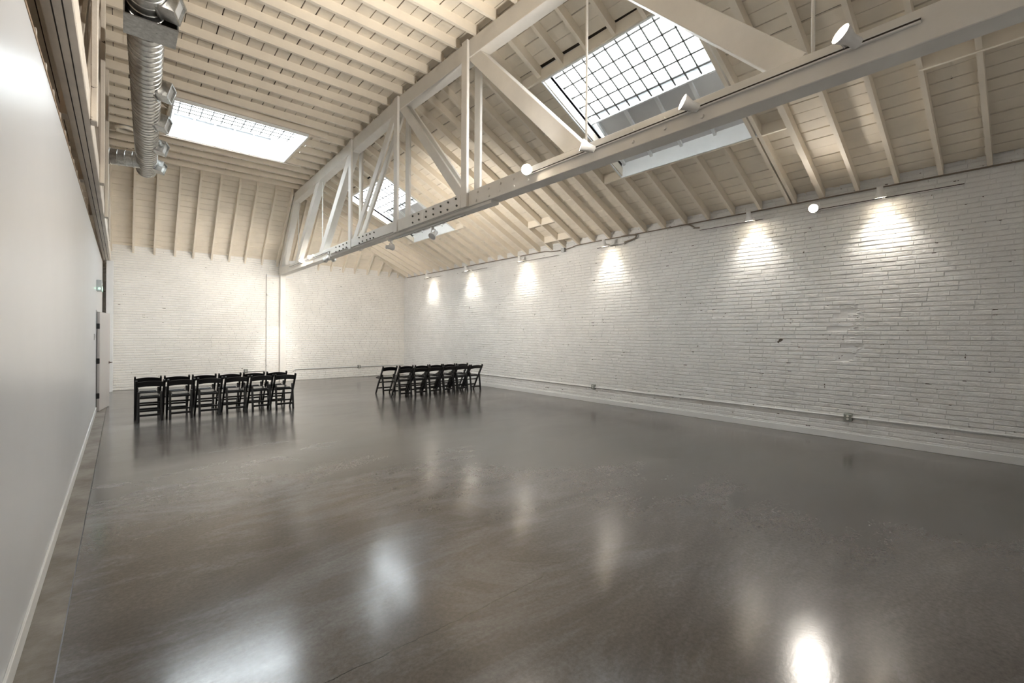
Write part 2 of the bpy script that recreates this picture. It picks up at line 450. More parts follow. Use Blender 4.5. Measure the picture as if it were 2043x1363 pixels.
# joists of the flat bay
JY = [14.469, 13.97, 13.491, 13.017, 12.56, 12.111, 11.675, 11.22, 10.747, 10.26, 9.80, 9.342, 8.90, 8.429, 7.89, 7.413, 6.944, 6.474, 6.003, 5.532, 5.065, 4.595, 4.125, 3.655, 3.185, 2.715, 2.245, 1.775, 1.305, .835, .365, -.105, -.575]
JT = .024
def joist(x0, x1, y, name='joist'):
    z = zc(y)
    MB().box(x0, x1, y - JT, y + JT, z + random.uniform(-.004, .003), z + RD).build(name, M['cream'], ceil)
for y in JY:
    if SKF[2] - .06 < y < SKF[3] + .06:
        joist(-.42, SKF[0] - .03, y); joist(SKF[1] + .03, 4.03, y)
    else: joist(-.42, 4.03, y)
for y in (SKF[2] - .03, SKF[3] + .03): joist(SKF[0] - .4, SKF[1] + .4, y, 'trimmer')
z_ = zc(11.6)
for x in (SKF[0] - .025, SKF[1] + .025): B(x - .02, x + .02, SKF[2], SKF[3], z_ - .01, z_ + RD).build('header', M['cream'], ceil)

def slope_beam(a, b, w, depth, name, mat=None):
    """rafter whose underside runs a->b, plumb sides"""
    a = Vector(a); b = Vector(b); t = b - a; side = Vector((t.y, -t.x, 0)).normalized() * w
    up = Vector((0, 0, depth)); vs_ = [a - side, a + side, b + side, b - side]
    vs_ += [v + up for v in vs_]
    MB().add(vs_, [(3, 2, 1, 0), (4, 5, 6, 7), (0, 1, 5, 4), (1, 2, 6, 5), (2, 3, 7, 6), (3, 0, 4, 7)]).build(name, mat or M['cream'], ceil)
# right-hand rafters
RY = [.891 + .4715 * k for k in range(-3, 34)]
RDz = RD * 1.11
def rafter(xa, xb, y, w=.026): slope_beam((xa, y, zr(xa, y)), (xb, y, zr(xb, y)), w, RDz, 'rafter')
for y in RY:
    if y > YFT - .15: continue
    w = .038 if abs(y - 2.3) < .1 else .026
    if y > YK:
        # hip region: surface follows the level plane of the knuckle
        rafter(max(4.2, x_hip(y)), XR + .02, y); continue
    cut = False
    for s0, s1 in SKY_R:
        if s0 + .05 < y < s1 - .05: cut = True
    if cut: rafter(4.1, SKX0 - .03, y); rafter(SKX1 + .03, XR + .02, y)
    elif y < .6: rafter(4.1, XR + .02, y)
    else: rafter(4.1, XR + .02, y, w)
for s0, s1 in SKY_R:
    for y in (s0 - .03, s1 + .03): rafter(4.1, XR + .02, y, .026)
    for xx in (SKX0 - .025, SKX1 + .025): B(xx - .022, xx + .022, s0 - .42, s1 + .42, zr(xx, (s0 + s1) / 2) - .005, zr(xx, (s0 + s1) / 2) + RDz).build('header', M['cream'], ceil)
# small framed openings
def header(x, y0, y1):
    B(x - .02, x + .02, y0, y1, zr(x, (y0 + y1) / 2) - .004, zr(x, (y0 + y1) / 2) + RDz).build('header', M['cream'], ceil)
header(7.78, 7.50, 8.42); header(8.36, 7.50, 8.42); header(6.9, -.1, .90)
# blocking on the wall plates between rafter feet
# far slope rafters
for xx in (-.22, .247, .717, 1.192, 1.639, 2.109, 2.568, 3.01, 3.499, 3.96): slope_beam((xx, YFT + .03, zf(YFT + .03)), (xx, YK + .05, zf(YK + .05)), .024, RD * 1.45, 'rafter')
for xx in (4.42, 4.85, 5.292, 5.73, 6.169, 6.602, 7.09, 7.538, 7.972, 8.35):
    slope_beam((xx, YFT + .03, zf(YFT + .03)), (xx, y_hip(xx), zf(y_hip(xx))), .024, RD * 1.45, 'rafter')
slope_beam((XFT + .03, YFT + .012, ZFT - .02), (4.15, YK, ZC[KY[-1]] - .01), .026, RD * 1.3, 'hip_rafter')
# stubs of timber between the chord and the rafters
for y in RY:
    if y < YK: B(4.2, 4.25, y - .045, y + .0, zc(y) - .22, zc(y) + .02).build('rafter_block', M['cream'], ceil)

# ------------------------------------------------------------------ skylights
def portal(name, loc, sx, sy, rot, parent):
    l = bpy.data.lights.new(name, 'AREA'); l.shape = 'RECTANGLE'; l.size = sx; l.size_y = sy; l.cycles.is_portal = True
    o = bpy.data.objects.new(name, l); COL.objects.link(o); o.parent = parent; o.location = loc; o.rotation_euler = rot
def plank(parent, a, b, u, w, d, name, mat='shaft'):
    return MB().beam(a, b, u, w, d).build(name, M[mat], parent)
def skylight_right(n, s0, s1, label):
    root = empty(f'window_{n}', ((SKX0 + SKX1) / 2, (s0 + s1) / 2, zr(6, (s0 + s1) / 2))); tag(root, label, kind='structure')
    ox = root.location
    P = lambda x, y, z: (x - ox.x, y - ox.y, z - ox.z)
    ym = (s0 + s1) / 2; base = lambda x: zr(x, ym)
    GX1 = 6.24; g = lambda x: base(x) + .37
    # side boards: lower trim and upper curb
    for y, sgn in ((s0, 1), (s1, -1)):
        pts = [(SKX0, base(SKX0) - .005), (SKX1, base(SKX1) - .005), (SKX1, base(SKX1) + .22), (GX1, g(GX1)), (SKX0, g(SKX0))]
        mb = MB(); vs_ = [P(x, y, z) for x, z in pts] + [P(x, y + .02 * -sgn, z) for x, z in pts]
        k = len(pts); mb.add(vs_, [tuple(range(k)), tuple(range(k, 2 * k))[::-1]] + [(i, (i + 1) % k, (i + 1) % k + k, i + k) for i in range(k)])
        mb.build('side_board', M['shaft'], root)
    for k, w in ((0, s0), (1, s1)):
        sg = 1 if k == 0 else -1
        plank(root, P(SKX0 + .02, w + sg * .012, g(SKX0) - .03), P(GX1, w + sg * .012, g(GX1) - .03), (0, 1, 0), .012, .03, 'side_trim')
    plank(root, P(SKX0, s0, base(SKX0) + .10), P(SKX0, s1, base(SKX0) + .10), (1, 0, 0), .012, .11, 'upper_board')
    plank(root, P(SKX0 + .004, s0, base(SKX0) + .285), P(SKX0 + .004, s1, base(SKX0) + .285), (1, 0, 0), .012, .09, 'upper_board')
    plank(root, P(SKX1, s0, base(SKX1) + .125), P(SKX1, s1, base(SKX1) + .125), (1, 0, 0), .012, .135, 'lower_board')
    plank(root, P(SKX1 - .005, s0, base(SKX1) + .045), P(SKX1 - .005, s1, base(SKX1) + .045), (1, 0, 0), .012, .052, 'lower_trim')
    # boarded soffit with studs between the lower board and the sill
    a = Vector(P(SKX1, 0, base(SKX1) + .2)); b = Vector(P(GX1, 0, g(GX1) + .0))
    mid = (a + b) / 2; nrm = Vector((-(b - a).z, 0, (b - a).x)).normalized()
    if nrm.z < 0: nrm = -nrm
    plank(root, (mid.x + nrm.x * .05, s0 - ox.y, mid.z + nrm.z * .05), (mid.x + nrm.x * .05, s1 - ox.y, mid.z + nrm.z * .05), (b - a).normalized(), (b - a).length / 2 + .07, .012, 'soffit', 'soffit')
    for k in range(5):
        y = s0 + .06 + (s1 - s0 - .12) * k / 4 - ox.y
        plank(root, (a.x + nrm.x * .02, y, a.z + nrm.z * .02), (b.x + nrm.x * .02, y, b.z + nrm.z * .02), (0, 1, 0), .024, .024, 'stud')
    plank(root, P(GX1 + .01, s0, g(GX1) - .035), P(GX1 + .01, s1, g(GX1) - .035), (1, 0, 0), .02, .05, 'sill')
    # pane and wire grid
    pa = MB().add([P(SKX0, s0, g(SKX0)), P(GX1, s0, g(GX1)), P(GX1, s1, g(GX1)), P(SKX0, s1, g(SKX0)), P(SKX0, s0, g(SKX0) + .006), P(GX1, s0, g(GX1) + .006), P(GX1, s1, g(GX1) + .006), P(SKX0, s1, g(SKX0) + .006)],
                  [(3, 2, 1, 0), (4, 5, 6, 7), (0, 1, 5, 4), (1, 2, 6, 5), (2, 3, 7, 6), (3, 0, 4, 7)])
    pa.build('pane', M['glass'], root)
    wg = MB()
    ny = 12
    for k in range(1, ny):
        y = s0 + (s1 - s0) * k / ny
        wg.tube([P(SKX0, y, g(SKX0) - .06), P(GX1 - .02, y, g(GX1) - .06)], .013, 5)
    for k in range(6):
        xx = SKX0 + .10 + .20 * k
        wg.tube([P(xx, s0, g(xx) - .06), P(xx, s1, g(xx) - .06)], .013, 5)
    wg.build('wire_grid', M['wire'], root)
    xm = (SKX0 + GX1) / 2
    ang = math.atan2(g(SKX0) - g(GX1), GX1 - SKX0)
    portal('daylight_portal', P(xm, ym, g(xm) + .05), math.hypot(GX1 - SKX0, g(SKX0) - g(GX1)), s1 - s0, (0, ang, 0), root)
skylight_right(1, *SKY_R[0], 'large wire-gridded skylight in the roof slope right of the middle truss, near')
skylight_right(2, *SKY_R[1], 'distant skylight in the roof slope seen through the middle truss')
def skylight_flat():
    x0, x1, y0, y1 = SKF; zb = zc(11.65)
    root = empty('window_3', ((x0 + x1) / 2, (y0 + y1) / 2, zb)); tag(root, 'wire-gridded skylight in the flat ceiling bay beside the round duct', kind='structure')
    o = root.location; P = lambda x, y, z: (x - o.x, y - o.y, z - o.z)
    z1 = zb + .28; z2 = zb + .55; xb = x1 + .25
    def bx(name, a, b, c, d, e, f, mat='shaft'): MB().box(a - o.x, b - o.x, c - o.y, d - o.y, e - o.z, f - o.z).build(name, M[mat], root)
    bx('side_board', x0 - .004, x0 + .018, y0, y1, zb - .02, z2); bx('side_board', x1 - .018, x1 + .004, y0, y1, zb - .02, z1)
    bx('near_board', x0, x1, y0 - .004, y0 + .018, zb - .02, z1); bx('far_board', x0, x1, y1 - .018, y1 + .004, zb - .02, z1)
    bx('curb', xb, xb + .02, y0, y1, z1 - .05, z2); bx('curb', x0, xb, y0 - .02, y0, z1 - .0, z2); bx('curb', x0, xb, y1, y1 + .02, z1, z2, 'curb')
    bx('ledge', x1, xb, y0, y1, z1 - .02, z1)
    for k in range(7):
        xx = x0 + .12 + k * .40
        bx('stud', xx - .02, xx + .02, y1 - .035, y1, z1, z2 - .04)
    bx('sill', x0, xb, y1 - .05, y1, z2 - .06, z2); bx('sill', xb - .03, xb, y0, y1, z2 - .06, z2)
    bx('pane', x0, xb, y0, y1, z2, z2 + .006, 'glass')
    wg = MB()
    for k in range(1, 13):
        xx = x0 + (xb - x0) * k / 13
        wg.tube([P(xx, y0, z2 - .03), P(xx, y1, z2 - .03)], .013, 5)
    for k in range(1, 10):
        yy = y0 + (y1 - y0) * k / 10
        wg.tube([P(x0, yy, z2 - .03), P(xb, yy, z2 - .03)], .013, 5)
    wg.build('wire_grid', M['wire'], root)
    portal('daylight_portal', P((x0 + xb) / 2, (y0 + y1) / 2, z2 + .05), xb - x0, y1 - y0, (0, 0, 0), root)
skylight_flat()

# ------------------------------------------------------------------ trusses
BZ0, BZ1 = 3.565, 3.80
def truss(xc, label, mat, full, hw=.10):
    root = empty('roof_truss', (xc, NODE[3], BZ0)); tag(root, label, 'roof truss')
    P = lambda dx, y, z: (dx, y - NODE[3], z - BZ0)
    def bm(name, a, b, w=.09, d=.1, dx=0, mt=None, parent=None):
        return MB().beam(P(dx, *a), P(dx, *b), (1, 0, 0), w, d).build(name, mt or mat, parent or root, bevel=.006)
    yb0, yb1 = YN + .1, 16.62
    chord = MB().box(-hw, hw, yb0 - NODE[3], yb1 - NODE[3], 0, BZ1 - BZ0).build('bottom_chord', mat, root, bevel=.006)
    if not full:
        for dx in (-.025, .025): MB().box(dx - .0035, dx + .0035, yb0 - NODE[3], yb1 - NODE[3], -.003, .03).build('plank_joint', M['dark'], chord)
    # top chord pieces between nodes
    ys = [KY[0] + .1] + KY[1:-1] + [YK + .05]
    for a, b in zip(ys, ys[1:]): bm('top_chord', (a, zc(a) - .135), (b + .01, zc(b) - .135), hw - .002, .135)
    # raking end member
    bm('end_rafter', (YK + .08, zc(YK) - .12), (16.60, BZ0 + .12), hw - .004, .12)
    n = NODE; top = lambda i: zc(n[i]) - .16
    # verticals: pairs of planks at three middle nodes, rods elsewhere
    for i in (2, 3, 4):
        for s in (-1, 1):
            bm('post', (n[i], BZ0 - .005), (n[i], zc(n[i]) - (.015 if s < 0 else .03)), .024, .075, s * (hw + .025))
    for i in (0, 1, 5, 6):
        MB().tube([P(0, n[i] - (.1 if i == 6 else 0), BZ1 - .1), P(0, n[i] - (.1 if i == 6 else 0), zc(n[i]) - .1)], .014, 8).build('tie_rod', mat, root, smooth=True)
    # diagonals
    for sgn, j in ((1, 4), (-1, 2)):
        for s in (-1, 1): bm('diagonal', (n[3] + sgn * .05, top(3) + .02), (n[j] - sgn * .12, BZ1 - .05), .022, .085, s * (hw - .03))
        j2 = j + sgn
        bm('diagonal', (n[j] + sgn * .05, top(j)), (n[j2] - sgn * .06, BZ1 - .05), .08, .11)
        j3 = j2 + sgn
        bm('diagonal', (n[j2] + sgn * .06, top(j2)), (n[j3] - sgn * .10, BZ1 - .05), .08, .11)
    if full:
        for a, b, z0, z1 in ((n[2] + .10, n[3] - .10, .005, .225), (n[3] + .10, n[4] - .08, .03, .22), (n[4] + .1, n[4] + 1.3, .05, .2)):
            MB().box(-hw - .035, -hw, a - n[3], b - n[3], z0, z1).build('splice_plate', mat, chord, bevel=.004)
        MB().box(-.075, .075, 5.15 - n[3], 8.6 - n[3], -.045, 0).build('under_plate', mat, chord, bevel=.004)
        bolt = MB().tube([(-.018, 0, 0), (0, 0, 0)], .017, 6).mesh('bolt', M['bolt'])
        bolt_w = MB().tube([(-.022, 0, 0), (0, 0, 0)], .019, 6).mesh('bolt', mat)
        def bolts(y0, y1, k, dxx, me, zz=(.06, .165)):
            for q in range(k):
                for z in zz:
                    o = link('bolt', me, chord); o.location = (-hw - dxx, y0 + (y1 - y0) * q / max(1, k - 1) + random.uniform(-.02, .02) - n[3], z + random.uniform(-.012, .012))
        bolts(5.95, 7.35, 7, .035, bolt); bolts(9.0, 9.75, 5, .035, bolt); bolts(10.5, 11.2, 4, .035, bolt)
        bolts(4.35, 5.45, 5, 0, bolt_w); bolts(2.0, 2.75, 3, 0, bolt_w)
    return root
t1 = truss(4.10, 'white timber truss hanging across the middle of the hall', M['truss'], True)
t2 = truss(-.298, 'worn cream timber truss along the top of the left partition', M['oldtruss'], False, .075)

# posts carrying the trusses at the far wall
tag(B(4.0, 4.165, 16.42, 16.59, 0, BZ0).build('timber_post', M['truss'], bevel=.005), 'white square post against the far wall pilaster, under the middle truss', 'post')
tag(B(-.315, -.165, 16.44, 16.66, 0, BZ0).build('timber_post', M['base'], bevel=.005), 'white square post in the far left corner beside the door', 'post')

# ------------------------------------------------------------------ spiral duct
duct = empty('round_duct', (.22, 7.2, 5.2)); tag(duct, 'galvanised spiral air duct with square outlets hanging under the flat ceiling', 'air duct')
def dx_(y): return .215 + .034 * (y - 7.2)
DR = .172
def spiral(p0, p1, r, pitch, n=32):
    p0 = Vector(p0); p1 = Vector(p1); L = (p1 - p0).length; k = max(2, int(L / pitch))
    pts, rad = [], []
    for i in range(k):
        for f, rr in ((0, r), (.86, r), (.90, r + .009), (.97, r + .009)):
            pts.append(p0 + (p1 - p0) * ((i + f) / k)); rad.append(rr)
    pts.append(p1); rad.append(r)
    return MB().tube(pts, r, n, True, rad)
o_ = duct.location
spiral(Vector((dx_(2.5), 2.5, 5.2)) - o_, Vector((dx_(12.78), 12.78, 5.2)) - o_, DR, .135).build('duct_body', M['steel'], duct, smooth=True)
MB().tube([Vector((dx_(12.76), 12.76, 5.2)) - o_, Vector((dx_(12.83), 12.83, 5.2)) - o_], DR + .006, 32).build('end_cap', M['steel'], duct, smooth=True)
spiral(Vector((dx_(12.2) - .1, 12.22, 5.2)) - o_, Vector((-.42, 12.36, 5.2)) - o_, .158, .11).build('branch_duct', M['steel'], duct, smooth=True)
def outlet(y, sz):
    """square scoop on the lower right of the duct, mouth turned right and down"""
    c = Vector((dx_(y), y, 5.2)) - o_; ang = math.radians(-16)
    d = Vector((math.cos(ang), -.35, math.sin(ang))).normalized(); a = Vector((0, 1, 0)); a = (a - d * a.dot(d)).normalized(); b = d.cross(a)
    h = sz / 2
    r0 = [c + d * .10 + a * (h * i) + b * (h * j) for i, j in ((-1, -1), (1, -1), (1, 1), (-1, 1))]
    r1 = [c + d * (DR + .15) + a * (h * i) + b * (h * j) for i, j in ((-1, -1), (1, -1), (1, 1), (-1, 1))]
    r2 = [c + d * (DR + .15) + a * (h * .82 * i) + b * (h * .82 * j) for i, j in ((-1, -1), (1, -1), (1, 1), (-1, 1))]
    r3 = [c + d * (DR + .12) + a * (h * .82 * i) + b * (h * .82 * j) for i, j in ((-1, -1), (1, -1), (1, 1), (-1, 1))]
    mb = MB().add(r0 + r1 + r2 + r3, [(k + q, (k + 1) % 4 + q, (k + 1) % 4 + q + 4, k + q + 4) for q in (0, 4, 8) for k in range(4)])
    ob = mb.build('outlet', M['steel'], duct)
    MB().add(r3, [(0, 1, 2, 3)]).build('grille', M['grey'], ob)
    MB().beam(c + d * (DR - .03) + a * (h + .02), c + d * (DR - .03) - a * (h + .02), b, h + .02, .008).build('collar', M['steel'], ob)
for y in (12.30, 11.0, 9.70, 8.42, 6.20, 4.9): outlet(y, .225)
# sheet metal housing round the duct, open on the near side
hb = MB(); hx0, hx1, hy0, hy1, hz0, hz1, tk = .0, .47, 6.26, 6.68, 4.97, 5.47, .012
for bb in ((hx0, hx1, hy0, hy1, hz0, hz0 + tk), (hx0, hx1, hy0, hy1, hz1 - tk, hz1), (hx0, hx0 + tk, hy0, hy1, hz0 + tk, hz1 - tk), (hx1 - tk, hx1, hy0, hy1, hz0 + tk, hz1 - tk), (hx0 + tk, hx1 - tk, hy1 - tk, hy1, hz0 + tk, hz1 - tk)):
    hb.box(bb[0] - o_.x, bb[1] - o_.x, bb[2] - o_.y, bb[3] - o_.y, bb[4] - o_.z, bb[5] - o_.z)
hs = hb.build('housing', M['steel'], duct)
MB().box(hx0 + tk - o_.x, hx1 - tk - o_.x, hy0 + .16 - o_.y, hy1 - tk - o_.y, hz0 + tk - o_.z, hz1 - tk - o_.z).build('housing_shade', M['dark'], hs)  # dark block standing in for the shade inside the open housing
for y in (4.4, 8.9, 11.6):
    MB().tube([Vector((dx_(y), y, 5.2 + DR)) - o_, Vector((dx_(y), y, zc(y) + .02)) - o_], .006, 6).build('hanger_rod', M['steel'], duct)
# round collar vent in the ceiling
vent = MB(); R = []
for r, z in ((.17, 0), (.17, -.05), (.15, -.06), (.125, -.03), (.11, .03)):
    R.append([(r * math.cos(2 * PI * k / 28), r * math.sin(2 * PI * k / 28), z) for k in range(28)])
for sec in R: vent.v += sec
for i in range(len(R) - 1):
    for k in range(28): vent.f.append((i * 28 + k, i * 28 + (k + 1) % 28, (i + 1) * 28 + (k + 1) % 28, (i + 1) * 28 + k))
vo = empty('round_vent', (.05, 12.70, zc(12.7) - .03)); tag(vo, 'round cream vent collar in the flat ceiling left of the duct', 'vent')
vent.build('collar', M['cream'], vo, smooth=True)
MB().tube([(0, 0, .02), (0, 0, .035)], .115, 28).build('duct_opening', M['grey'], vo)

# ------------------------------------------------------------------ door, switch, fixture on the partition
tag(MB().box(XL - .13, XL + .003, DY0 - .03, DY0 + .004, 0, DZ + .03).box(XL - .13, XL + .003, DY1 - .004, DY1 + .03, 0, DZ + .03).box(XL - .13, XL + .003, DY0, DY1, DZ - .004, DZ + .03).build('trim_2', M['grey']), 'grey metal door frame in the partition', kind='structure')
door = empty('door_1', (XL + .034, DY0 + .025, .012), math.radians(-9.5)); tag(door, 'beige-grey door standing ajar at the far end of the partition', kind='structure')
MB().box(-.022, .022, 0, .85, 0, 2.02).build('door_slab', M['door'], door, bevel=.003)
for z in (.31, 1.02, 1.73): MB().box(-.05, .024, -.012, .004, z - .055, z + .055).build('hinge', M['hinge'], door, bevel=.006)
lv = MB().tube([(.022, .79, .95), (.075, .79, .95)], .012, 10); lv.tube([(.07, .80, .95), (.07, .68, .952)], .010, 8); lv.tube([(.022, .79, .95), (.03, .79, .95)], .028, 14)
lv.build('lever_handle', M['bronze'], door, smooth=True)
tag(B(-1.2, XL - .5, DY0 - .2, DY1 + .2, 0, 2.4).build('trim_3', M['drywall']), 'pale surface behind the doorway', kind='structure')
sw = empty('light_switch', (XL, 11.55, 1.53)); tag(sw, 'small white switch plate on the partition before the door', 'light switch')
MB().box(0, .012, -.04, .04, -.06, .06).build('plate', M['grey'], sw, bevel=.003); MB().box(.012, .02, -.012, .012, -.025, .025).build('toggle', M['base'], sw)
ex = empty('wall_fixture', (XL, 12.5, 2.57)); tag(ex, 'grey wall fixture with a green light above the ajar door', 'wall light')
MB().box(0, .085, -.03, .25, -.11, .12).build('housing', M['grey'], ex, bevel=.006); MB().box(.03, .06, -.034, -.03, -.075, -.045).build('indicator', M['green'], ex)
MB().box(.085, .089, -.01, .23, -.10, -.02).build('lens', M['green'], ex)

# ------------------------------------------------------------------ conduits and outlet boxes
def cond(name, pts, r, mat, label, cat='conduit', group=None, n=8):
    o = MB().tube(pts, r, n).build(name, M[mat], None, smooth=True); tag(o, label, cat, group); return o
def dense(pts, k=6):
    out = []
    P = [Vector(p) for p in pts]
    for i in range(len(P) - 1):
        p0, p1, p2, p3 = P[max(i - 1, 0)], P[i], P[i + 1], P[min(i + 2, len(P) - 1)]
        for j in range(k):
            t = j / k
            out.append(.5 * ((2 * p1) + (-p0 + p2) * t + (2 * p0 - 5 * p1 + 4 * p2 - p3) * t * t + (-p0 + 3 * p1 - 3 * p2 + p3) * t ** 3))
    out.append(P[-1]); return out
XC = XR - .035
cond('conduit', dense([(XC, 16.45, 3.868), (XC, 13, 3.868), (XC, 9.6, 3.868), (XC, 8.75, 3.865), (XC, 8.45, 3.83), (XC, 8.2, 3.82), (XC, 7.95, 3.82), (XC, 7.7, 3.845), (XC, 7.45, 3.872), (XC, 6.2, 3.872), (XC, 5.0, 3.868), (XC, 2.5, 3.868), (XC, -.6, 3.868)]), .012, 'iron', 'dark conduit running along the top of the brick wall')
cond('conduit', dense([(XC, 4.75, 3.868), (XC - .012, 4.6, 3.855), (XC - .012, 4.5, 3.80), (XC - .012, 4.45, 3.765), (XC - .012, 4.36, 3.755)]), .014, 'iron', 'short dark conduit hooking down by the spotlit brick wall, nearer one')
cond('conduit', dense([(XC - .012, 6.2, 3.872), (XC - .014, 5.95, 3.865), (XC - .014, 5.82, 3.84), (XC - .014, 5.84, 3.78), (XC - .014, 6.0, 3.745), (XC - .014, 6.12, 3.73)]), .017, 'iron', 'dark conduit curling down to the fourth spotlight track')
jb = empty('junction_box', (XC - .01, 8.0, 3.81)); tag(jb, 'small grey junction box on the top conduit of the brick wall', 'junction box')
MB().box(-.03, .03, -.05, .05, -.05, .05).build('box', M['grey'], jb, bevel=.004); MB().box(-.036, -.03, -.054, .054, -.054, .054).build('cover', M['grey'], jb, bevel=.002)
cond('conduit', [(XR - .034, YN + .05, .362), (XR - .034, 8.5, .368), (XR - .034, YF - .05, .372)], .013, 'base', 'white painted conduit low along the brick wall')
cond('conduit', [(XR - .06, YF - .032, .385), (4.55, YF - .032, .385), (4.50, YF - .034, .35), (4.47, YF - .05, .335)], .012, 'grey', 'grey conduit low on the far wall, right of the pilaster')
cond('conduit', [(3.60, YF - .032, .385), (3.12, YF - .032, .385)], .012, 'grey', 'short grey conduit low on the far wall, left of the pilaster')
def outlet_box(loc, rz, label):
    o = empty('outlet_box', loc, rz); tag(o, label, 'power outlet', 'power outlets on the brick walls')
    MB().box(-.055, .055, -.045, .0, -.058, .058).build('box', M['boxmetal'], o, bevel=.005)
    f = MB().box(-.05, .05, -.052, -.045, -.053, .053).build('faceplate', M['boxmetal'], o, bevel=.002)
    for z in (-.022, .022):
        MB().tube([(0, -.052, z), (0, -.057, z)], .017, 12).build('socket', M['socket'], f)
outlet_box((XR, 1.94, .355), -PI / 2, 'grey double outlet box low on the brick wall, nearest the viewer')
outlet_box((XR, 7.0, .375), -PI / 2, 'grey double outlet box low on the brick wall, middle of its length')
outlet_box((6.79, YF, .385), 0, 'grey outlet box on the far wall, right of the pilaster')
outlet_box((3.05, YF, .40), 0, 'grey outlet box on the far wall, left of the pilaster')

# ------------------------------------------------------------------ spot lamps and tracks
def track(p0, p1, label, mat='lampwhite', side=(-1, 0, 0)):
    r = empty('light_track', p0); tag(r, label, 'light track', 'lighting tracks')
    L = Vector(p1) - Vector(p0)
    MB().beam((0, 0, 0), L, side, .012, .018).build('rail', M[mat], r, bevel=.002)
    s = Vector(side) * .0125
    MB().beam(s, L + s, side, .001, .006).build('slot', M['dark'], r)
def lamp(loc, target, label, group, watt, on=True, size=68, blend=.6, radius=.045, stem=None, col=WARM):
    """flared lamp head, opening along its axis, on a small yoke"""
    root = empty('spotlight', loc); tag(root, label, 'spotlight', group)
    d = (Vector(target) - Vector(loc)).normalized()
    q = d.to_track_quat('Z', 'Y')       # local z along beam
    def sec(r, z, n=20): return [q @ Vector((r * math.cos(2 * PI * k / n), r * math.sin(2 * PI * k / n), z)) for k in range(n)]
    head = MB(); prof_ = [(.030, -.145), (.038, -.14), (.040, -.07), (.044, -.06), (.066, .0), (.070, .015), (.066, .016), (.062, .003), (.045, -.03)]
    secs = [sec(r, z) for r, z in prof_]
    for s_ in secs: head.v += [tuple(v) for v in s_]
    for i in range(len(secs) - 1):
        for k in range(20): head.f.append((i * 20 + k, i * 20 + (k + 1) % 20, (i + 1) * 20 + (k + 1) % 20, (i + 1) * 20 + k))
    head.f.append(tuple(range(20))[::-1])
    hd = head.build('lamp_head', M['lampwhite'], root, smooth=True)
    bl = MB(); secs = [sec(.0585, .004), sec(.04, .009), sec(.01, .011)]
    bl.prof(secs); bl.build('bulb', M['bulb'] if on else M['bulb_off'], hd, smooth=True)
    st = Vector(stem) if stem else Vector((0, 0, .11))
    side = d.cross(st.normalized())
    if side.length < .2: side = Vector((0, 1, 0))
    side.normalize()
    y = MB()
    for s_ in (-1, 1): y.beam(side * (.052 * s_) - d * .03, side * (.052 * s_) * .8 + st * .62 - d * .03, d, .009, .0025)
    y.beam(side * .046 + st * .62 - d * .03, -side * .046 + st * .62 - d * .03, d, .009, .0025)
    y.build('yoke', M['lampwhite'], root)
    MB().beam(st * .62 - d * .03, st, side, .016, .016).build('adapter', M['lampwhite'], root)
    if on:
        l = bpy.data.lights.new('lamp_light', 'SPOT'); l.energy = watt; l.color = col; l.spot_size = math.radians(size); l.spot_blend = blend; l.shadow_soft_size = radius
        lo = bpy.data.objects.new('lamp_light', l); COL.objects.link(lo); lo.parent = root
        lo.location = d * .065; lo.rotation_euler = d.to_track_quat('-Z', 'Y').to_euler()
WXY = 8.40
wallY = [14.49, 12.03, 9.43, 6.51, 3.34, 2.36, 1.51]
ords = ['farthest, in the corner', 'second from the far corner', 'third from the far corner', 'fourth from the far corner', 'fifth from the far corner', 'turned toward the viewer', 'nearest the viewer']
for k, y in enumerate(wallY):
    lab = 'white spotlight high on the brick wall, ' + ords[k]
    z = 3.675
    if k == 5: lamp((WXY, y, z), (2.0, .2, 3.0), lab, 'spotlights along the brick wall', LAMP_W * 2.0, size=140, blend=1.0, stem=(.226, 0, .025))
    else: lamp((WXY, y, z), (XR + .02, y - .03, 2.35), lab, 'spotlights along the brick wall', LAMP_W, size=98, blend=1.0, radius=.06, stem=(.226, 0, .025))
for a, b, nm in ((13.9, 15.1, 'in the far corner'), (11.2, 12.6, 'second from the far corner'), (8.2, 9.8, 'third from the far corner'), (6.12, 6.9, 'at the curled conduit'), (3.2, 4.36, 'fifth from the far corner'), (.655, 2.5, 'nearest the viewer')):
    track((XR - .034, a, 3.70), (XR - .034, b, 3.70), 'white lighting track high on the brick wall, ' + nm)
TX = 3.985
track((TX, .51, 3.715), (TX, 4.3, 3.70), 'white lighting track on the side of the middle truss, near end')
track((TX, 11.2, 3.70), (TX, 15.3, 3.70), 'white lighting track on the side of the middle truss, far end')
track((4.1, 5.9, 3.508), (4.1, 8.6, 3.508), 'white lighting track under the middle truss', side=(0, 0, -1))
g2 = 'spotlights on the middle truss'
ST = (.10, 0, -.01)
lamp((3.885, 4.24, 3.72), (.6, 1.0, 1.2), 'dazzling spotlight on the middle truss aimed at the viewer', g2, TRUSS_W * .12, stem=ST, size=120, blend=1.0)
lamp((3.885, 3.32, 3.735), (-.4, 6.8, 5.6), 'spotlight on the middle truss where the diagonal lands', g2, TRUSS_W * .38, stem=ST, size=140, blend=1.0)
lamp((3.885, 2.12, 3.75), (-.4, 5.4, 5.6), 'spotlight on the middle truss below the near skylight', g2, TRUSS_W * .36, stem=ST, size=140, blend=1.0)
lamp((3.885, .92, 3.775), (-.2, 3.6, 5.8), 'spotlight on the middle truss nearest the viewer', g2, TRUSS_W * .10, stem=ST, size=140, blend=1.0)
lamp((4.10, 6.9, 3.33), (1.6, 6.0, 1.0), 'round spotlight hanging under the middle truss, right one', g2, TRUSS_W * .5, on=False, stem=(0, 0, .16))
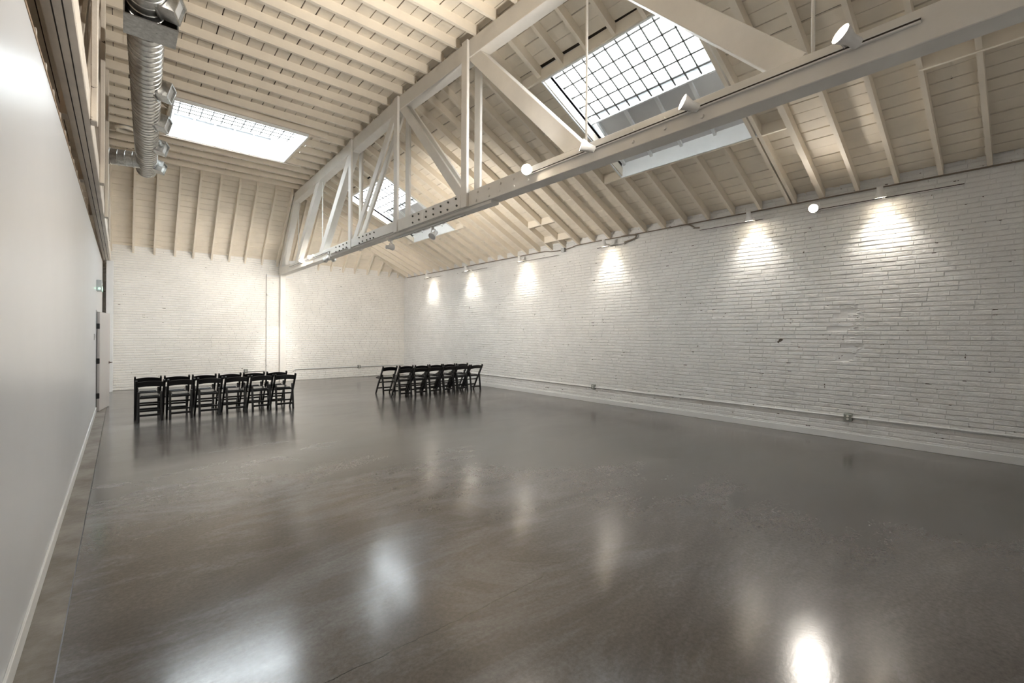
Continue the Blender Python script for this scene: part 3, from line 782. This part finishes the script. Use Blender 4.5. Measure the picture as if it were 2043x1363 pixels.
lamp((4.10, 8.45, 3.36), (8.2, 9.4, 4.0), 'spotlight hanging under the middle truss, left one', g2, TRUSS_W * .4, stem=(0, 0, .13), size=140, blend=1.0)
lamp((3.90, 11.75, 3.48), (2.0, YF, 1.6), 'spotlight on the far end of the middle truss, first from the centre', g2, TRUSS_W * .18, stem=(.085, 0, .2), size=100, blend=1.0)
lamp((3.885, 13.0, 3.70), (1.3, YF, 2.1), 'spotlight on the far end of the middle truss, second from the centre', g2, TRUSS_W * .18, stem=ST, size=120, blend=1.0)
lamp((3.885, 13.75, 3.70), (4.0, YF, .9), 'spotlight on the far end of the middle truss aimed at the pilaster', g2, TRUSS_W * .2, stem=ST, size=24, blend=.5)
lamp((3.885, 14.85, 3.76), (.6, 16.2, 2.4), 'spotlight on the middle truss nearest the far wall', g2, TRUSS_W * .06, stem=ST, size=120, blend=1.0)
lamp((4.32, 12.4, 3.62), (6.6, YF, 2.3), 'spotlight behind the middle truss aimed at the right half of the far wall', g2, TRUSS_W * .36, stem=(-.10, 0, .03), size=120, blend=1.0)

# ------------------------------------------------------------------ folding chairs
def make_chair():
    r = empty('folding_chair')
    hw = .198
    H = .755
    def bar(name, a, b, w, d, u=(1, 0, 0), mat='black', bev=.005): return MB().beam(a, b, u, w, d).build(name, M[mat], r, bevel=bev)
    for s in (-1, 1):
        # long side: front foot up to the top of the back, slightly bowed
        pts = [(.40, .0), (.275, .22), (.14, .44), (.06, .57), (.0, .665), (-.045, H)]
        secs = []
        for i, (y, z) in enumerate(pts):
            t = Vector((0, pts[min(i + 1, 5)][0] - pts[max(i - 1, 0)][0], pts[min(i + 1, 5)][1] - pts[max(i - 1, 0)][1])).normalized(); n = Vector((0, -t.z, t.y))
            c = Vector((s * hw, y, z)); w = .0155; d = .025 if i else .021
            secs.append([c + Vector((-w, 0, 0)) - n * d, c + Vector((w, 0, 0)) - n * d, c + Vector((w, 0, 0)) + n * d, c + Vector((-w, 0, 0)) + n * d])
        MB().prof(secs).build('leg', M['black'], r, bevel=.004)
        pts = [(.0, .0), (.035, .25), (.072, .49), (.082, .535)]; secs = []
        for i, (y, z) in enumerate(pts):
            c = Vector((s * (hw - .034), y, z)); w = .0175; d = (.024, .025, .025, .013)[i]
            secs.append([c + Vector((-w, -d, 0)), c + Vector((w, -d, 0)), c + Vector((w, d, 0)), c + Vector((-w, d, 0))])
        MB().prof(secs).build('leg', M['black'], r, bevel=.005)
    # crowned top rail, bowed backward
    secs = []
    for k in range(9):
        t = k / 4 - 1; x = t * hw; y = .0 - .035 - .018 * (1 - t * t); crown = .024 * (1 - t * t)
        lo = .625 + .016 * (1 - t * t); hi = .715 + crown
        secs.append([(x, y + .035, lo), (x, y - .0 + .005, hi), (x, y + .022, hi + .002), (x, y + .054, lo)])
    MB().prof(secs).build('backrest', M['black'], r, bevel=.003)
    seat = MB().beam((0, .085, .425), (0, .46, .438), (1, 0, 0), hw - .055, .020).build('seat', M['black'], r, bevel=.006)
    MB().beam((0, .11, .451), (0, .445, .463), (1, 0, 0), hw - .066, .011).build('seat_pad', M['vinyl'], seat, bevel=.008)
    for s in (-1, 1): MB().beam((s * (hw - .045), .075, .415), (s * (hw - .045), .47, .43), (1, 0, 0), .010, .020).build('side_rail', M['black'], seat, bevel=.004)
    bar('stretcher', (-hw, .315, .155), (hw, .315, .155), .013, .017, (0, 1, 0))
    bar('stretcher', (-hw, .225, .315), (hw, .225, .315), .011, .016, (0, 1, 0))
    bar('stretcher', (-hw + .03, .017, .115), (hw - .03, .017, .115), .012, .020, (0, 1, 0))
    return r
def copy_tree(o, parent=None):
    c = o.copy(); COL.objects.link(c); c.parent = parent
    for ch in kids[o.name]: copy_tree(ch, c)
    return c
proto = make_chair()
kids = {}
def reg(o):
    kids[o.name] = list(o.children)
    for c in o.children: reg(c)
bpy.context.view_layer.update(); reg(proto)
nth = ['leftmost', 'second from the left', 'third from the left', 'third from the right', 'second from the right', 'rightmost']
rows = [([.405, .862, 1.318, 1.772, 2.225, 2.665], 10.535, 'near row of the left-hand block', 0.0),
        ([.405, .862, 1.318, 1.774, 2.225, 2.68], 11.36, 'back row of the left-hand block', -.03),
        ([5.48, 5.94, 6.40, 6.865, 7.325, 7.79], 10.56, 'near row of the right-hand block', .03),
        ([5.45, 5.93, 6.39, 6.85, 7.31, 7.76], 11.33, 'back row of the right-hand block', 0.0)]
first = True
for xs, y, nm, sk in rows:
    for k, x in enumerate(xs):
        c = proto if first else copy_tree(proto); first = False
        c.location = (x, y + sk * (k - 2.5) + random.uniform(-.015, .015), 0); c.rotation_euler.z = random.uniform(-.02, .02)
        tag(c, f'black folding chair, {nth[k]} in the {nm}', 'chair', 'folding chairs in the ' + nm)
